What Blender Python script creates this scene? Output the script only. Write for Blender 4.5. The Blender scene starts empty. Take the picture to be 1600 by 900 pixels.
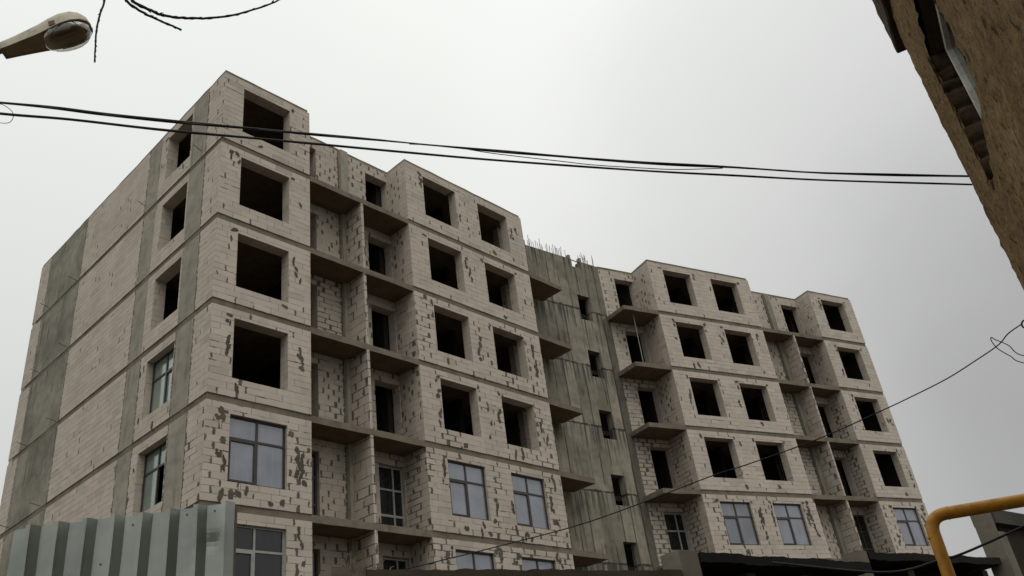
import bpy, bmesh, math, random
from mathutils import Vector, Matrix, noise as mn
R = math.radians
random.seed(7)
sc = bpy.context.scene
col = sc.collection

# ------------------------------------------------------------------ camera
FWD = Vector((0.66435839, 0.55783362, 0.49744305))
RGT = Vector((0.69030496, -0.71311674, -0.12224393))
UPV = Vector((-0.28654319, -0.42460118, 0.8588404))
cd = bpy.data.cameras.new("camera")
cam = bpy.data.objects.new("camera", cd); col.objects.link(cam)
cd.sensor_width = 36.0; cd.lens = 30.289; cd.clip_start = 0.05; cd.clip_end = 2000
m = Matrix.Identity(4)
for i in range(3):
    m[i][0] = RGT[i]; m[i][1] = UPV[i]; m[i][2] = -FWD[i]
m[0][3], m[1][3], m[2][3] = -10.646, -20.191, 1.741
cam.matrix_world = m
sc.camera = cam

# ------------------------------------------------------------------ sky, sun, exposure
SUN_EL, SUN_AZ = R(58), R(215)          # azimuth clockwise from +Y
w = bpy.data.worlds.new("World"); sc.world = w; w.use_nodes = True
nt = w.node_tree; nt.nodes.clear()
def wn(t, **k):
    n = nt.nodes.new(t)
    for a, b in k.items(): setattr(n, a, b)
    return n
out = wn('ShaderNodeOutputWorld'); bg = wn('ShaderNodeBackground'); bg.inputs[1].default_value = 0.1
sky = wn('ShaderNodeTexSky', sky_type='NISHITA', sun_disc=False, sun_elevation=SUN_EL, sun_rotation=SUN_AZ)
hs = wn('ShaderNodeHueSaturation'); hs.inputs['Saturation'].default_value = 0.1
nt.links.new(sky.outputs[0], hs.inputs['Color'])
tc = wn('ShaderNodeTexCoord')
dk = Vector((0.956, -0.118, 0.27)).normalized()   # direction of the thick, darker cloud
dot = wn('ShaderNodeVectorMath', operation='DOT_PRODUCT'); dot.inputs[1].default_value = dk
nt.links.new(tc.outputs['Generated'], dot.inputs[0])
mx = wn('ShaderNodeMath', operation='MAXIMUM'); mx.inputs[1].default_value = 0
nt.links.new(dot.outputs['Value'], mx.inputs[0])
pw = wn('ShaderNodeMath', operation='POWER'); pw.inputs[1].default_value = 3.0
nt.links.new(mx.outputs[0], pw.inputs[0])
nz = wn('ShaderNodeTexNoise'); nz.inputs['Scale'].default_value = 2.6; nz.inputs['Detail'].default_value = 5; nz.inputs['Roughness'].default_value = .45
nt.links.new(tc.outputs['Generated'], nz.inputs['Vector'])
nmul = wn('ShaderNodeMath', operation='MULTIPLY_ADD'); nmul.inputs[1].default_value = 0.42; nmul.inputs[2].default_value = -0.21
nt.links.new(nz.outputs[0], nmul.inputs[0])
addn = wn('ShaderNodeMath', operation='ADD'); nt.links.new(pw.outputs[0], addn.inputs[0]); nt.links.new(nmul.outputs[0], addn.inputs[1])
cr = wn('ShaderNodeValToRGB')
for q in (.12, .31, .5, .7, .85): cr.color_ramp.elements.new(q)
for p_, c_ in ((0.0, (.855, .872, .85)), (.12, (.83, .85, .815)), (.31, (.955, .962, .935)), (.5, (.80, .812, .792)), (.7, (.735, .742, .737)), (.85, (.62, .622, .622)), (1.0, (.50, .50, .50))):
    el = min(cr.color_ramp.elements, key=lambda q: abs(q.position-p_)); el.color = (*c_, 1)
cr.color_ramp.interpolation = 'B_SPLINE'
nt.links.new(addn.outputs[0], cr.inputs[0])
sc10 = wn('ShaderNodeVectorMath', operation='SCALE'); sc10.inputs['Scale'].default_value = 10.0
sxyz = wn('ShaderNodeSeparateXYZ'); nt.links.new(tc.outputs['Generated'], sxyz.inputs[0])
zc = wn('ShaderNodeMath', operation='MAXIMUM'); zc.inputs[1].default_value = 0; nt.links.new(sxyz.outputs[2], zc.inputs[0])
zk = wn('ShaderNodeMath', operation='MULTIPLY_ADD'); zk.inputs[1].default_value = 7.0; zk.inputs[2].default_value = 5.5      # overcast: dimmer to the horizon
nt.links.new(zc.outputs[0], zk.inputs[0])
nt.links.new(cr.outputs[0], sc10.inputs[0]); nt.links.new(zk.outputs[0], sc10.inputs['Scale'])
mixw = wn('ShaderNodeMixRGB'); mixw.inputs[0].default_value = 0.96
nt.links.new(hs.outputs[0], mixw.inputs[1]); nt.links.new(sc10.outputs[0], mixw.inputs[2])
nt.links.new(mixw.outputs[0], bg.inputs[0]); nt.links.new(bg.outputs[0], out.inputs[0])

sl = bpy.data.lights.new("sun", 'SUN'); sl.energy = 0.95; sl.angle = R(50); sl.color = (1, .96, .9)
so = bpy.data.objects.new("sun", sl); col.objects.link(so)
sd = Vector((math.sin(SUN_AZ)*math.cos(SUN_EL), math.cos(SUN_AZ)*math.cos(SUN_EL), math.sin(SUN_EL)))
so.rotation_euler = (-sd).to_track_quat('-Z', 'Y').to_euler(); so.location = (0, -20, 60)
vs = sc.view_settings
vs.view_transform = 'Standard'; vs.look = 'None'; vs.exposure = 0.0; vs.gamma = 1.0; vs.use_curve_mapping = False
sc.render.engine = 'CYCLES'
sc.cycles.max_bounces = 6; sc.cycles.diffuse_bounces = 3; sc.cycles.glossy_bounces = 3
sc.cycles.transmission_bounces = 4; sc.cycles.transparent_max_bounces = 6
sc.cycles.use_denoising = True

# ------------------------------------------------------------------ material helpers
class NT:
    def __init__(s, name):
        s.mat = bpy.data.materials.new(name); s.mat.use_nodes = True
        s.t = s.mat.node_tree; s.t.nodes.clear()
        s.out = s.t.nodes.new('ShaderNodeOutputMaterial'); s.p = s.t.nodes.new('ShaderNodeBsdfPrincipled')
        s.t.links.new(s.p.outputs[0], s.out.inputs[0]); s.p.inputs['Roughness'].default_value = .9
        s.p.inputs['Specular IOR Level'].default_value = .2
    def set(s, sock, v):
        if v is None: return
        if hasattr(v, 'is_output') or isinstance(v, bpy.types.NodeSocket): s.t.links.new(v, sock)
        else: sock.default_value = v
    def m(s, op, a, b=None, c=None, clamp=False):
        n = s.t.nodes.new('ShaderNodeMath'); n.operation = op; n.use_clamp = clamp
        s.set(n.inputs[0], a)
        if b is not None: s.set(n.inputs[1], b)
        if c is not None: s.set(n.inputs[2], c)
        return n.outputs[0]
    def uv(s, name):
        n = s.t.nodes.new('ShaderNodeUVMap'); n.uv_map = name; return n.outputs[0]
    def obj(s):
        return s.t.nodes.new('ShaderNodeTexCoord').outputs['Object']
    def sep(s, v):
        n = s.t.nodes.new('ShaderNodeSeparateXYZ'); s.t.links.new(v, n.inputs[0]); return n.outputs
    def comb(s, x, y, z=0.0):
        n = s.t.nodes.new('ShaderNodeCombineXYZ'); s.set(n.inputs[0], x); s.set(n.inputs[1], y); s.set(n.inputs[2], z); return n.outputs[0]
    def scale(s, v, k):
        n = s.t.nodes.new('ShaderNodeVectorMath'); n.operation = 'MULTIPLY'; s.t.links.new(v, n.inputs[0]); n.inputs[1].default_value = k; return n.outputs[0]
    def noise(s, v, sc_, det=3, rough=.5, colr=False):
        n = s.t.nodes.new('ShaderNodeTexNoise'); n.inputs['Scale'].default_value = sc_; n.inputs['Detail'].default_value = det
        n.inputs['Roughness'].default_value = rough; s.t.links.new(v, n.inputs['Vector']); return n.outputs[1 if colr else 0]
    def white(s, v):
        n = s.t.nodes.new('ShaderNodeTexWhiteNoise'); n.noise_dimensions = '3D'; s.t.links.new(v, n.inputs['Vector']); return n.outputs
    def ramp(s, f, stops):
        n = s.t.nodes.new('ShaderNodeValToRGB'); s.t.links.new(f, n.inputs[0]); r = n.color_ramp
        while len(r.elements) < len(stops): r.elements.new(.5)
        for el, (p, c) in zip(r.elements, stops):
            el.position = p; el.color = (c, c, c, 1) if isinstance(c, (int, float)) else (*c, 1)
        return n.outputs[0]
    def mix(s, f, a, b, mode='MIX'):
        n = s.t.nodes.new('ShaderNodeMixRGB'); n.blend_type = mode; s.set(n.inputs[0], f)
        for i, x in ((1, a), (2, b)):
            if isinstance(x, tuple): n.inputs[i].default_value = (*x, 1)
            else: s.t.links.new(x, n.inputs[i])
        return n.outputs[0]
    def step(s, x, lo, hi):
        n = s.t.nodes.new('ShaderNodeMapRange'); n.interpolation_type = 'SMOOTHSTEP'; s.set(n.inputs[0], x)
        n.inputs[1].default_value = lo; n.inputs[2].default_value = hi; return n.outputs[0]
    def bump(s, h, strength=.5, dist=.02):
        n = s.t.nodes.new('ShaderNodeBump'); n.inputs['Strength'].default_value = strength; n.inputs['Distance'].default_value = dist
        s.t.links.new(h, n.inputs['Height']); s.t.links.new(n.outputs[0], s.p.inputs['Normal'])
    def base(s, c): s.set(s.p.inputs['Base Color'], (*c, 1) if isinstance(c, tuple) else c)

BLOCK = (.505, .445, .378)
MORTAR = (.115, .095, .072)
def block_mat(name, density, tint=1.0, bl=.6, bh=.2, joint=.007, seed=0.0, horiz=0.25, lines=.52, gate=True):
    """aerated concrete masonry: thin broken joints, mortar smeared over some head joints, each block its own tint"""
    N = NT(name); uv = N.uv('UVMap'); ed = N.sep(N.uv('Edge'))
    wob = N.noise(uv, 7.0, 3, .6); wob2 = N.noise(N.scale(uv, (3.1, 2.3, 1)), 5.0, 3, .6)
    x0, y0, _ = N.sep(uv)
    x = N.m('ADD', x0, N.m('MULTIPLY_ADD', wob, .03, -.015)); y = N.m('ADD', y0, N.m('MULTIPLY_ADD', wob2, .022, -.011))
    v = N.m('DIVIDE', y, bh); row = N.m('FLOOR', v); fv = N.m('FRACT', v)
    rw = N.white(N.comb(row, 3.7 + seed, 1.3))[0]
    sh = N.m('ADD', N.m('MULTIPLY', N.m('FLOORED_MODULO', row, 2.0), .5), N.m('MULTIPLY', rw, .22))
    u = N.m('ADD', N.m('DIVIDE', x, bl), sh); cl = N.m('FLOOR', u); fu = N.m('FRACT', u)
    wc = N.white(N.comb(cl, row, seed + .5))
    tone = N.ramp(wc[0], [(0, .86), (.1, .93), (.6, 1.0), (.93, 1.04), (1.0, .80)])
    dj = N.m('MULTIPLY', N.m('MINIMUM', fu, N.m('SUBTRACT', 1.0, fu)), bl)
    dh = N.m('MULTIPLY', N.m('MINIMUM', fv, N.m('SUBTRACT', 1.0, fv)), bh)
    big = N.noise(uv, .45, 2, .5)
    seg = N.noise(N.scale(uv, (1.0, 1.6, 1)), 1.9, 2, .5)
    # thin joints, open only along stretches
    on_h = N.step(seg, lines - .08, lines + .05)
    seg2 = N.white(N.comb(N.m('FLOOR', N.m('ADD', u, .5)), row, seed + 9.1))[0]
    lv = N.m('MULTIPLY', N.m('SUBTRACT', 1.0, N.step(dj, joint*.5, joint*1.4)), N.step(seg2, .52, .58))
    lh = N.m('MULTIPLY', N.m('SUBTRACT', 1.0, N.step(dh, joint*.45, joint*1.3)), on_h)
    line = N.m('MAXIMUM', lv, lh)
    faint = N.m('MAXIMUM', N.m('SUBTRACT', 1.0, N.step(dj, .003, .012)), N.m('SUBTRACT', 1.0, N.step(dh, .003, .012)))
    # smears of mortar at head joints
    jid = N.m('FLOOR', N.m('ADD', u, .5))
    wj = N.white(N.comb(jid, row, seed + 2.2)); rj = N.sep(wj[1])
    chain = N.noise(N.scale(uv, (2.2, .45, 1)), 1.0, 2, .5)
    dens = N.m('MULTIPLY', N.m('MULTIPLY', N.step(big, .34, .56), N.step(chain, .42, .58)), density*3.0)
    if not gate: dens = N.m('MULTIPLY', N.m('ADD', N.step(chain, .38, .55), .35), density)
    hit = N.m('LESS_THAN', wj[0], dens)
    wr_ = N.m('MULTIPLY_ADD', N.m('POWER', rj[0], 1.6), .085, .030)
    hr_ = N.m('MULTIPLY_ADD', rj[1], .5, .44)
    jag = N.noise(uv, 11.0, 3, .65)
    ex = N.m('POWER', N.m('DIVIDE', N.m('ADD', dj, N.m('MULTIPLY_ADD', N.m('ADD', jag, N.noise(uv, 26.0, 2, .6)), .10, -.10)), wr_), 2.0)
    ey = N.m('POWER', N.m('DIVIDE', N.m('ADD', N.m('SUBTRACT', fv, N.m('MULTIPLY_ADD', rj[2], .4, .3)), N.m('MULTIPLY_ADD', wob2, .8, -.4)), hr_), 2.0)
    blob = N.m('MULTIPLY', hit, N.m('SUBTRACT', 1.0, N.step(N.m('ADD', ex, N.m('MULTIPLY', ey, .8)), .75, 1.05)))
    # smears along some bed joints
    vid = N.m('FLOOR', N.m('ADD', v, .5))
    wh = N.white(N.comb(cl, vid, seed + 5.2)); hith = N.m('LESS_THAN', wh[0], N.m('MULTIPLY', dens, horiz))
    sm = N.m('MULTIPLY', hith, N.m('SUBTRACT', 1.0, N.step(N.m('ADD', dh, N.m('MULTIPLY_ADD', jag, .06, -.03)), .012, .022)))
    # torn mortar where masonry meets concrete
    et = N.m('MINIMUM', ed[0], ed[1])
    tooth = N.noise(N.scale(uv, (2.0, 4.2, 1)), 1.6, 4, .7)
    edge = N.m('SUBTRACT', 1.0, N.step(N.m('SUBTRACT', et, N.m('MULTIPLY_ADD', tooth, .34, -.12)), -.012, .012))
    mort = N.m('MAXIMUM', N.m('MAXIMUM', blob, sm), edge)
    soil = N.ramp(N.noise(N.scale(uv, (1, .55, 1)), 1.1, 5, .6), [(.25, .84), (.5, .97), (.75, 1.05)])
    speck = N.ramp(N.noise(uv, 42.0, 2, .6), [(.28, .82), (.40, 1.0), (1, 1.02)])
    b = tuple(c*tint for c in BLOCK)
    c = N.mix(1.0, N.mix(1.0, b, tone, 'MULTIPLY'), soil, 'MULTIPLY')
    c = N.mix(.8, c, speck, 'MULTIPLY')
    warm = N.noise(uv, .8, 2, .5)
    c = N.mix(N.m('MULTIPLY', N.step(warm, .5, .72), .3), c, (.44, .37, .29))
    c = N.mix(N.m('MULTIPLY', faint, .22), c, (.16, .135, .11))
    c = N.mix(N.m('MULTIPLY', line, N.m('MULTIPLY_ADD', jag, .9, .2)), c, (.07, .058, .045))
    mc = N.mix(N.noise(uv, 9.0, 3), (.066, .057, .044), (.13, .113, .09))
    c = N.mix(N.m('MULTIPLY', mort, .96), c, mc)
    N.base(c)
    hgt = N.m('ADD', N.m('SUBTRACT', N.m('MULTIPLY', mort, .6), N.m('MULTIPLY', line, 1.0)), N.m('ADD', N.m('MULTIPLY', wc[0], .35), N.m('MULTIPLY', N.noise(uv, 30, 3), .25)))
    N.bump(hgt, .5, .02)
    return N.mat

def concrete_mat(name, c0, c1, uvs=True, streak=.5, form=0.0, joint_z=0.0, dark=(.05, .05, .042), bumpk=.35):
    N = NT(name); uv = N.uv('UVMap') if uvs else N.obj()
    big = N.noise(uv, .5, 4, .6); mid = N.noise(uv, 2.4, 5, .62)
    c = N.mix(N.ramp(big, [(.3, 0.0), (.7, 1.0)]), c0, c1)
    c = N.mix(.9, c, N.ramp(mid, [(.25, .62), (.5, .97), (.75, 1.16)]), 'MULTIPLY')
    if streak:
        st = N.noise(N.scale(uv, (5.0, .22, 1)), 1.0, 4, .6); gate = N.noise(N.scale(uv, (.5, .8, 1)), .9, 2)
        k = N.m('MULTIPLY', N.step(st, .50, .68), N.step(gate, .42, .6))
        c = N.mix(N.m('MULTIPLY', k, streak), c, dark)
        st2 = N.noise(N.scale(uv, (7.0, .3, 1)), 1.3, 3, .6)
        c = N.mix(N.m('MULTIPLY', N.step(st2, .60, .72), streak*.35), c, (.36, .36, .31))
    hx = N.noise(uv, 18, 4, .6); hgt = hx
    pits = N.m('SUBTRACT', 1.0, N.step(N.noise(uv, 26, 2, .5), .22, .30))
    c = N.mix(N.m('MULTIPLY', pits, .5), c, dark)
    if form:
        x, y, _ = N.sep(uv)
        fr = N.m('FRACT', N.m('DIVIDE', N.m('ADD', x, N.m('MULTIPLY_ADD', mid, .03, 0)), form))
        pid = N.white(N.comb(N.m('FLOOR', N.m('DIVIDE', x, form)), N.m('FLOOR', N.m('DIVIDE', y, 3.0)), .3))[0]
        c = N.mix(.8, c, N.ramp(pid, [(0, .70), (1, 1.22)]), 'MULTIPLY')
        ln = N.m('MULTIPLY', N.m('SUBTRACT', 1.0, N.step(N.m('MINIMUM', fr, N.m('SUBTRACT', 1.0, fr)), .02, .075)), N.step(N.noise(N.scale(uv, (2, .4, 1)), 1.3, 2), .40, .52))
        c = N.mix(N.m('MULTIPLY', ln, .9), c, dark)
        # pour joint at every storey with leaked dark laitance
        jz = N.m('FRACT', N.m('DIVIDE', N.m('ADD', y, N.m('MULTIPLY_ADD', N.noise(uv, 3.0, 3, .7), .16, -.08 - joint_z)), 3.0))
        dj = N.m('MULTIPLY', N.m('MINIMUM', jz, N.m('SUBTRACT', 1.0, jz)), 3.0)
        rag = N.noise(N.scale(uv, (1.6, 1.0, 1)), 2.2, 4, .7)
        lj = N.m('MULTIPLY', N.m('SUBTRACT', 1.0, N.step(N.m('SUBTRACT', dj, N.m('MULTIPLY_ADD', rag, .26, -.11)), .0, .04)), .9)
        c = N.mix(lj, c, (.03, .028, .024))
        drip = N.noise(N.scale(uv, (6.5, .16, 1)), 1.0, 3, .65)
        below = N.m('SUBTRACT', 1.0, N.step(N.m('SUBTRACT', 1.0, jz), .05, .5))
        c = N.mix(N.m('MULTIPLY', N.m('MULTIPLY', below, N.step(drip, .46, .60)), .9), c, dark)
        hgt = N.m('SUBTRACT', hx, N.m('MULTIPLY', ln, 1.5))
    N.base(c); N.bump(hgt, bumpk, .02)
    return N.mat

def plain_mat(name, c, rough=.6, metal=0.0, var=.25, scale=6.0, spec=.3, dirt=None):
    N = NT(name); o = N.obj(); n = N.noise(o, scale, 5, .6)
    cc = N.mix(1.0, c, N.ramp(n, [(.25, 1 - var), (.5, 1.0), (.75, 1 + var*.5)]), 'MULTIPLY')
    if dirt:
        k = N.step(N.noise(o, scale*.6, 6, .7), .52, .66); cc = N.mix(N.m('MULTIPLY', k, .8), cc, dirt)
    N.base(cc); N.p.inputs['Roughness'].default_value = rough; N.p.inputs['Metallic'].default_value = metal
    N.p.inputs['Specular IOR Level'].default_value = spec
    N.bump(N.noise(o, scale*6, 4, .6), .15, .01)
    return N.mat

M = {}
M['block_smooth'] = block_mat('aerated_block_neat', .10, 1.0, seed=0, lines=.50)
M['block_few'] = block_mat('aerated_block_few_smears', .20, 1.0, seed=11, lines=.49)
M['block_end'] = block_mat('aerated_block_end_wall', .07, 1.0, seed=17, lines=.47)
M['block_some'] = block_mat('aerated_block_some_smears', .38, .98, seed=23, lines=.50)
M['block_many'] = block_mat('aerated_block_many_smears', .62, .95, seed=31, horiz=.45, lines=.48)
M['block_loggia'] = block_mat('aerated_block_loggia', .48, .90, bl=.42, seed=41, horiz=.12, lines=.55, gate=False)
M['block_torn'] = block_mat('aerated_block_heavy_mortar', .62, .88, bl=.5, seed=53, horiz=.8, joint=.013, lines=.42, gate=False)
M['block_divider'] = block_mat('aerated_block_divider', .55, .92, bl=.6, bh=.3, joint=.017, seed=67, horiz=.6, lines=.47)
M['reveal'] = block_mat('aerated_block_reveal', .03, .96, seed=71, lines=.58)
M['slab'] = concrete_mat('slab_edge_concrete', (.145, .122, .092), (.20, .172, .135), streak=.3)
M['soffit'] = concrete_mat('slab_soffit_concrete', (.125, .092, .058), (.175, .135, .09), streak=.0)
M['column'] = concrete_mat('column_concrete', (.255, .235, .190), (.34, .315, .26), streak=.5, dark=(.11, .103, .08))
M['column_dark'] = concrete_mat('shear_wall_concrete', (.145, .137, .108), (.32, .298, .243), streak=.8, dark=(.052, .051, .038))
M['tower'] = concrete_mat('stair_tower_concrete', (.17, .153, .118), (.315, .288, .23), streak=.8, form=.62, joint_z=0.0)
M['render_dark'] = concrete_mat('rough_mortar', (.10, .095, .075), (.14, .13, .105), streak=.2)
M['room'] = concrete_mat('shaded_room_wall', (.016, .015, .013), (.03, .027, .023), streak=0)  # near-black tone puts the gloom of unlit rooms into the colour
M['mortar'] = concrete_mat('smeared_mortar', (.068, .060, .047), (.125, .11, .09), streak=0)
M['frame_dark'] = plain_mat('window_frame_brown', (.05, .04, .035), .4)
M['frame_pale'] = plain_mat('window_frame_grey', (.30, .31, .29), .4)
def glass_mat(name, c, metal, rough, dust):
    N = NT(name); uv = N.obj(); n = N.noise(uv, 1.4, 4, .6)
    oi = N.t.nodes.new('ShaderNodeObjectInfo').outputs['Random']
    streaks = N.step(N.noise(N.scale(uv, (9.0, 9.0, .5)), 1.0, 3, .6), .5, .75)
    cc = N.mix(1.0, N.mix(1.0, c, N.ramp(n, [(.3, .84), (.7, 1.1)]), 'MULTIPLY'), N.ramp(oi, [(0, .78), (1, 1.12)]), 'MULTIPLY')
    N.base(N.mix(N.m('MULTIPLY', streaks, dust*.7), cc, (.36, .36, .34)))
    N.p.inputs['Metallic'].default_value = metal; N.p.inputs['Roughness'].default_value = rough; N.p.inputs['Specular IOR Level'].default_value = .5
    N.bump(N.noise(uv, .9, 2), .10, .03)
    return N.mat
M['glass_film'] = glass_mat('window_glass_dusty_sky_tint', (.25, .262, .295), .35, .12, .3)  # blue-grey base carries the sky reflection along with the dusty film
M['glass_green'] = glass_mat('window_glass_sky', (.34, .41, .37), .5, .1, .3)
M['glass_dark'] = glass_mat('window_glass_painted_dark', (.010, .012, .012), 0.0, .05, .04)  # near-black base stands in for dark reflections and the unlit room behind
M['rust'] = plain_mat('rusty_steel', (.16, .12, .09), .7, .4, .4, 20)
M['rebar'] = plain_mat('rebar_steel', (.20, .185, .165), .6, .5, .3, 20)

# ------------------------------------------------------------------ object helpers
def tag(o, label=None, cat=None, group=None, kind=None):
    if label: o['label'] = label
    if cat: o['category'] = cat
    if group: o['group'] = group
    if kind: o['kind'] = kind
    return o
def empty(name, loc=(0, 0, 0)):
    o = bpy.data.objects.new(name, None); col.objects.link(o); o.location = loc; o.empty_display_size = .3
    return o
class MB:
    """collects faces with UVs (metres) into ONE mesh"""
    def __init__(s): s.v = []; s.f = []; s.uv = []; s.ed = []; s.mi = []; s.sm = []
    def face(s, pts, uvs=None, ed=None, mi=0, smooth=False):
        i = len(s.v); s.v += [tuple(p) for p in pts]; s.f.append(tuple(range(i, i+len(pts))))
        s.uv.append(uvs or [(0, 0)]*len(pts)); s.ed.append(ed or [(9, 9)]*len(pts)); s.mi.append(mi); s.sm.append(smooth)
    def prism(s, poly, z0, z1, mt=0, ms=0, mb=0):
        """vertical extrusion of a ccw polygon"""
        n = len(poly)
        s.face([(x, y, z1) for x, y in poly], [(x, y) for x, y in poly], mi=mt)
        s.face([(x, y, z0) for x, y in reversed(poly)], [(x, y) for x, y in reversed(poly)], mi=mb)
        d = 0
        for i in range(n):
            a, b = poly[i], poly[(i+1) % n]; l = math.hypot(b[0]-a[0], b[1]-a[1])
            s.face([(*a, z0), (*b, z0), (*b, z1), (*a, z1)], [(d, z0), (d+l, z0), (d+l, z1), (d, z1)], mi=ms); d += l
    def box(s, o, ax, ay, az, mi=0):
        """box from corner o along three edge vectors"""
        o, ax, ay, az = map(Vector, (o, ax, ay, az))
        if ax.cross(ay).dot(az) < 0: ax, ay = ay, ax
        la, lb, lc = ax.length, ay.length, az.length
        P = lambda i, j, k: o + ax*i + ay*j + az*k
        for q, (l1, l2) in (([(0,0,0),(0,1,0),(1,1,0),(1,0,0)], (lb, la)), ([(0,0,1),(1,0,1),(1,1,1),(0,1,1)], (la, lb)),
                  ([(0,0,0),(1,0,0),(1,0,1),(0,0,1)], (la, lc)), ([(1,0,0),(1,1,0),(1,1,1),(1,0,1)], (lb, lc)),
                  ([(1,1,0),(0,1,0),(0,1,1),(1,1,1)], (la, lc)), ([(0,1,0),(0,0,0),(0,0,1),(0,1,1)], (lb, lc))):
            s.face([P(*t) for t in q], [(0, 0), (l1, 0), (l1, l2), (0, l2)], mi=mi)
    def tube(s, pts, r, n=8, mi=0, cap=True):
        pts = [Vector(p) for p in pts]; rs = r if isinstance(r, (list, tuple)) else [r]*len(pts)
        rings = []; prev = None
        for i, p in enumerate(pts):
            t = (pts[min(i+1, len(pts)-1)] - pts[max(i-1, 0)]).normalized()
            if prev is None:
                a = t.orthogonal().normalized()
            else:
                a = (prev - t*prev.dot(t)).normalized()
            prev = a; b = t.cross(a)
            rings.append([p + (a*math.cos(2*math.pi*k/n) + b*math.sin(2*math.pi*k/n))*rs[i] for k in range(n)])
        L = 0
        for i in range(len(pts)-1):
            l = (pts[i+1]-pts[i]).length
            for k in range(n):
                k2 = (k+1) % n
                s.face([rings[i][k], rings[i][k2], rings[i+1][k2], rings[i+1][k]], [(k/n, L), ((k+1)/n, L), ((k+1)/n, L+l), (k/n, L+l)], mi=mi, smooth=True)
            L += l
        if cap:
            s.face(list(reversed(rings[0])), mi=mi); s.face(rings[-1], mi=mi)
    def build(s, name, mats, parent=None, weld=False, mat=None):
        me = bpy.data.meshes.new(name); me.from_pydata(s.v, [], s.f)
        u1 = me.uv_layers.new(name='UVMap'); u2 = me.uv_layers.new(name='Edge')
        k = 0
        for a, b in zip(s.uv, s.ed):
            for p, q in zip(a, b):
                u1.data[k].uv = p; u2.data[k].uv = q; k += 1
        for mm in (mats if isinstance(mats, (list, tuple)) else [mats]): me.materials.append(mm)
        for p, i, sm in zip(me.polygons, s.mi, s.sm): p.material_index = i; p.use_smooth = sm
        if weld:
            bm = bmesh.new(); bm.from_mesh(me); bmesh.ops.remove_doubles(bm, verts=bm.verts, dist=1e-5); bm.to_mesh(me); bm.free()
        if mat is not None: me.transform(mat)
        me.update()
        o = bpy.data.objects.new(name, me); col.objects.link(o)
        if parent is not None: o.parent = parent
        return o
useed = [0]
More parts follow.
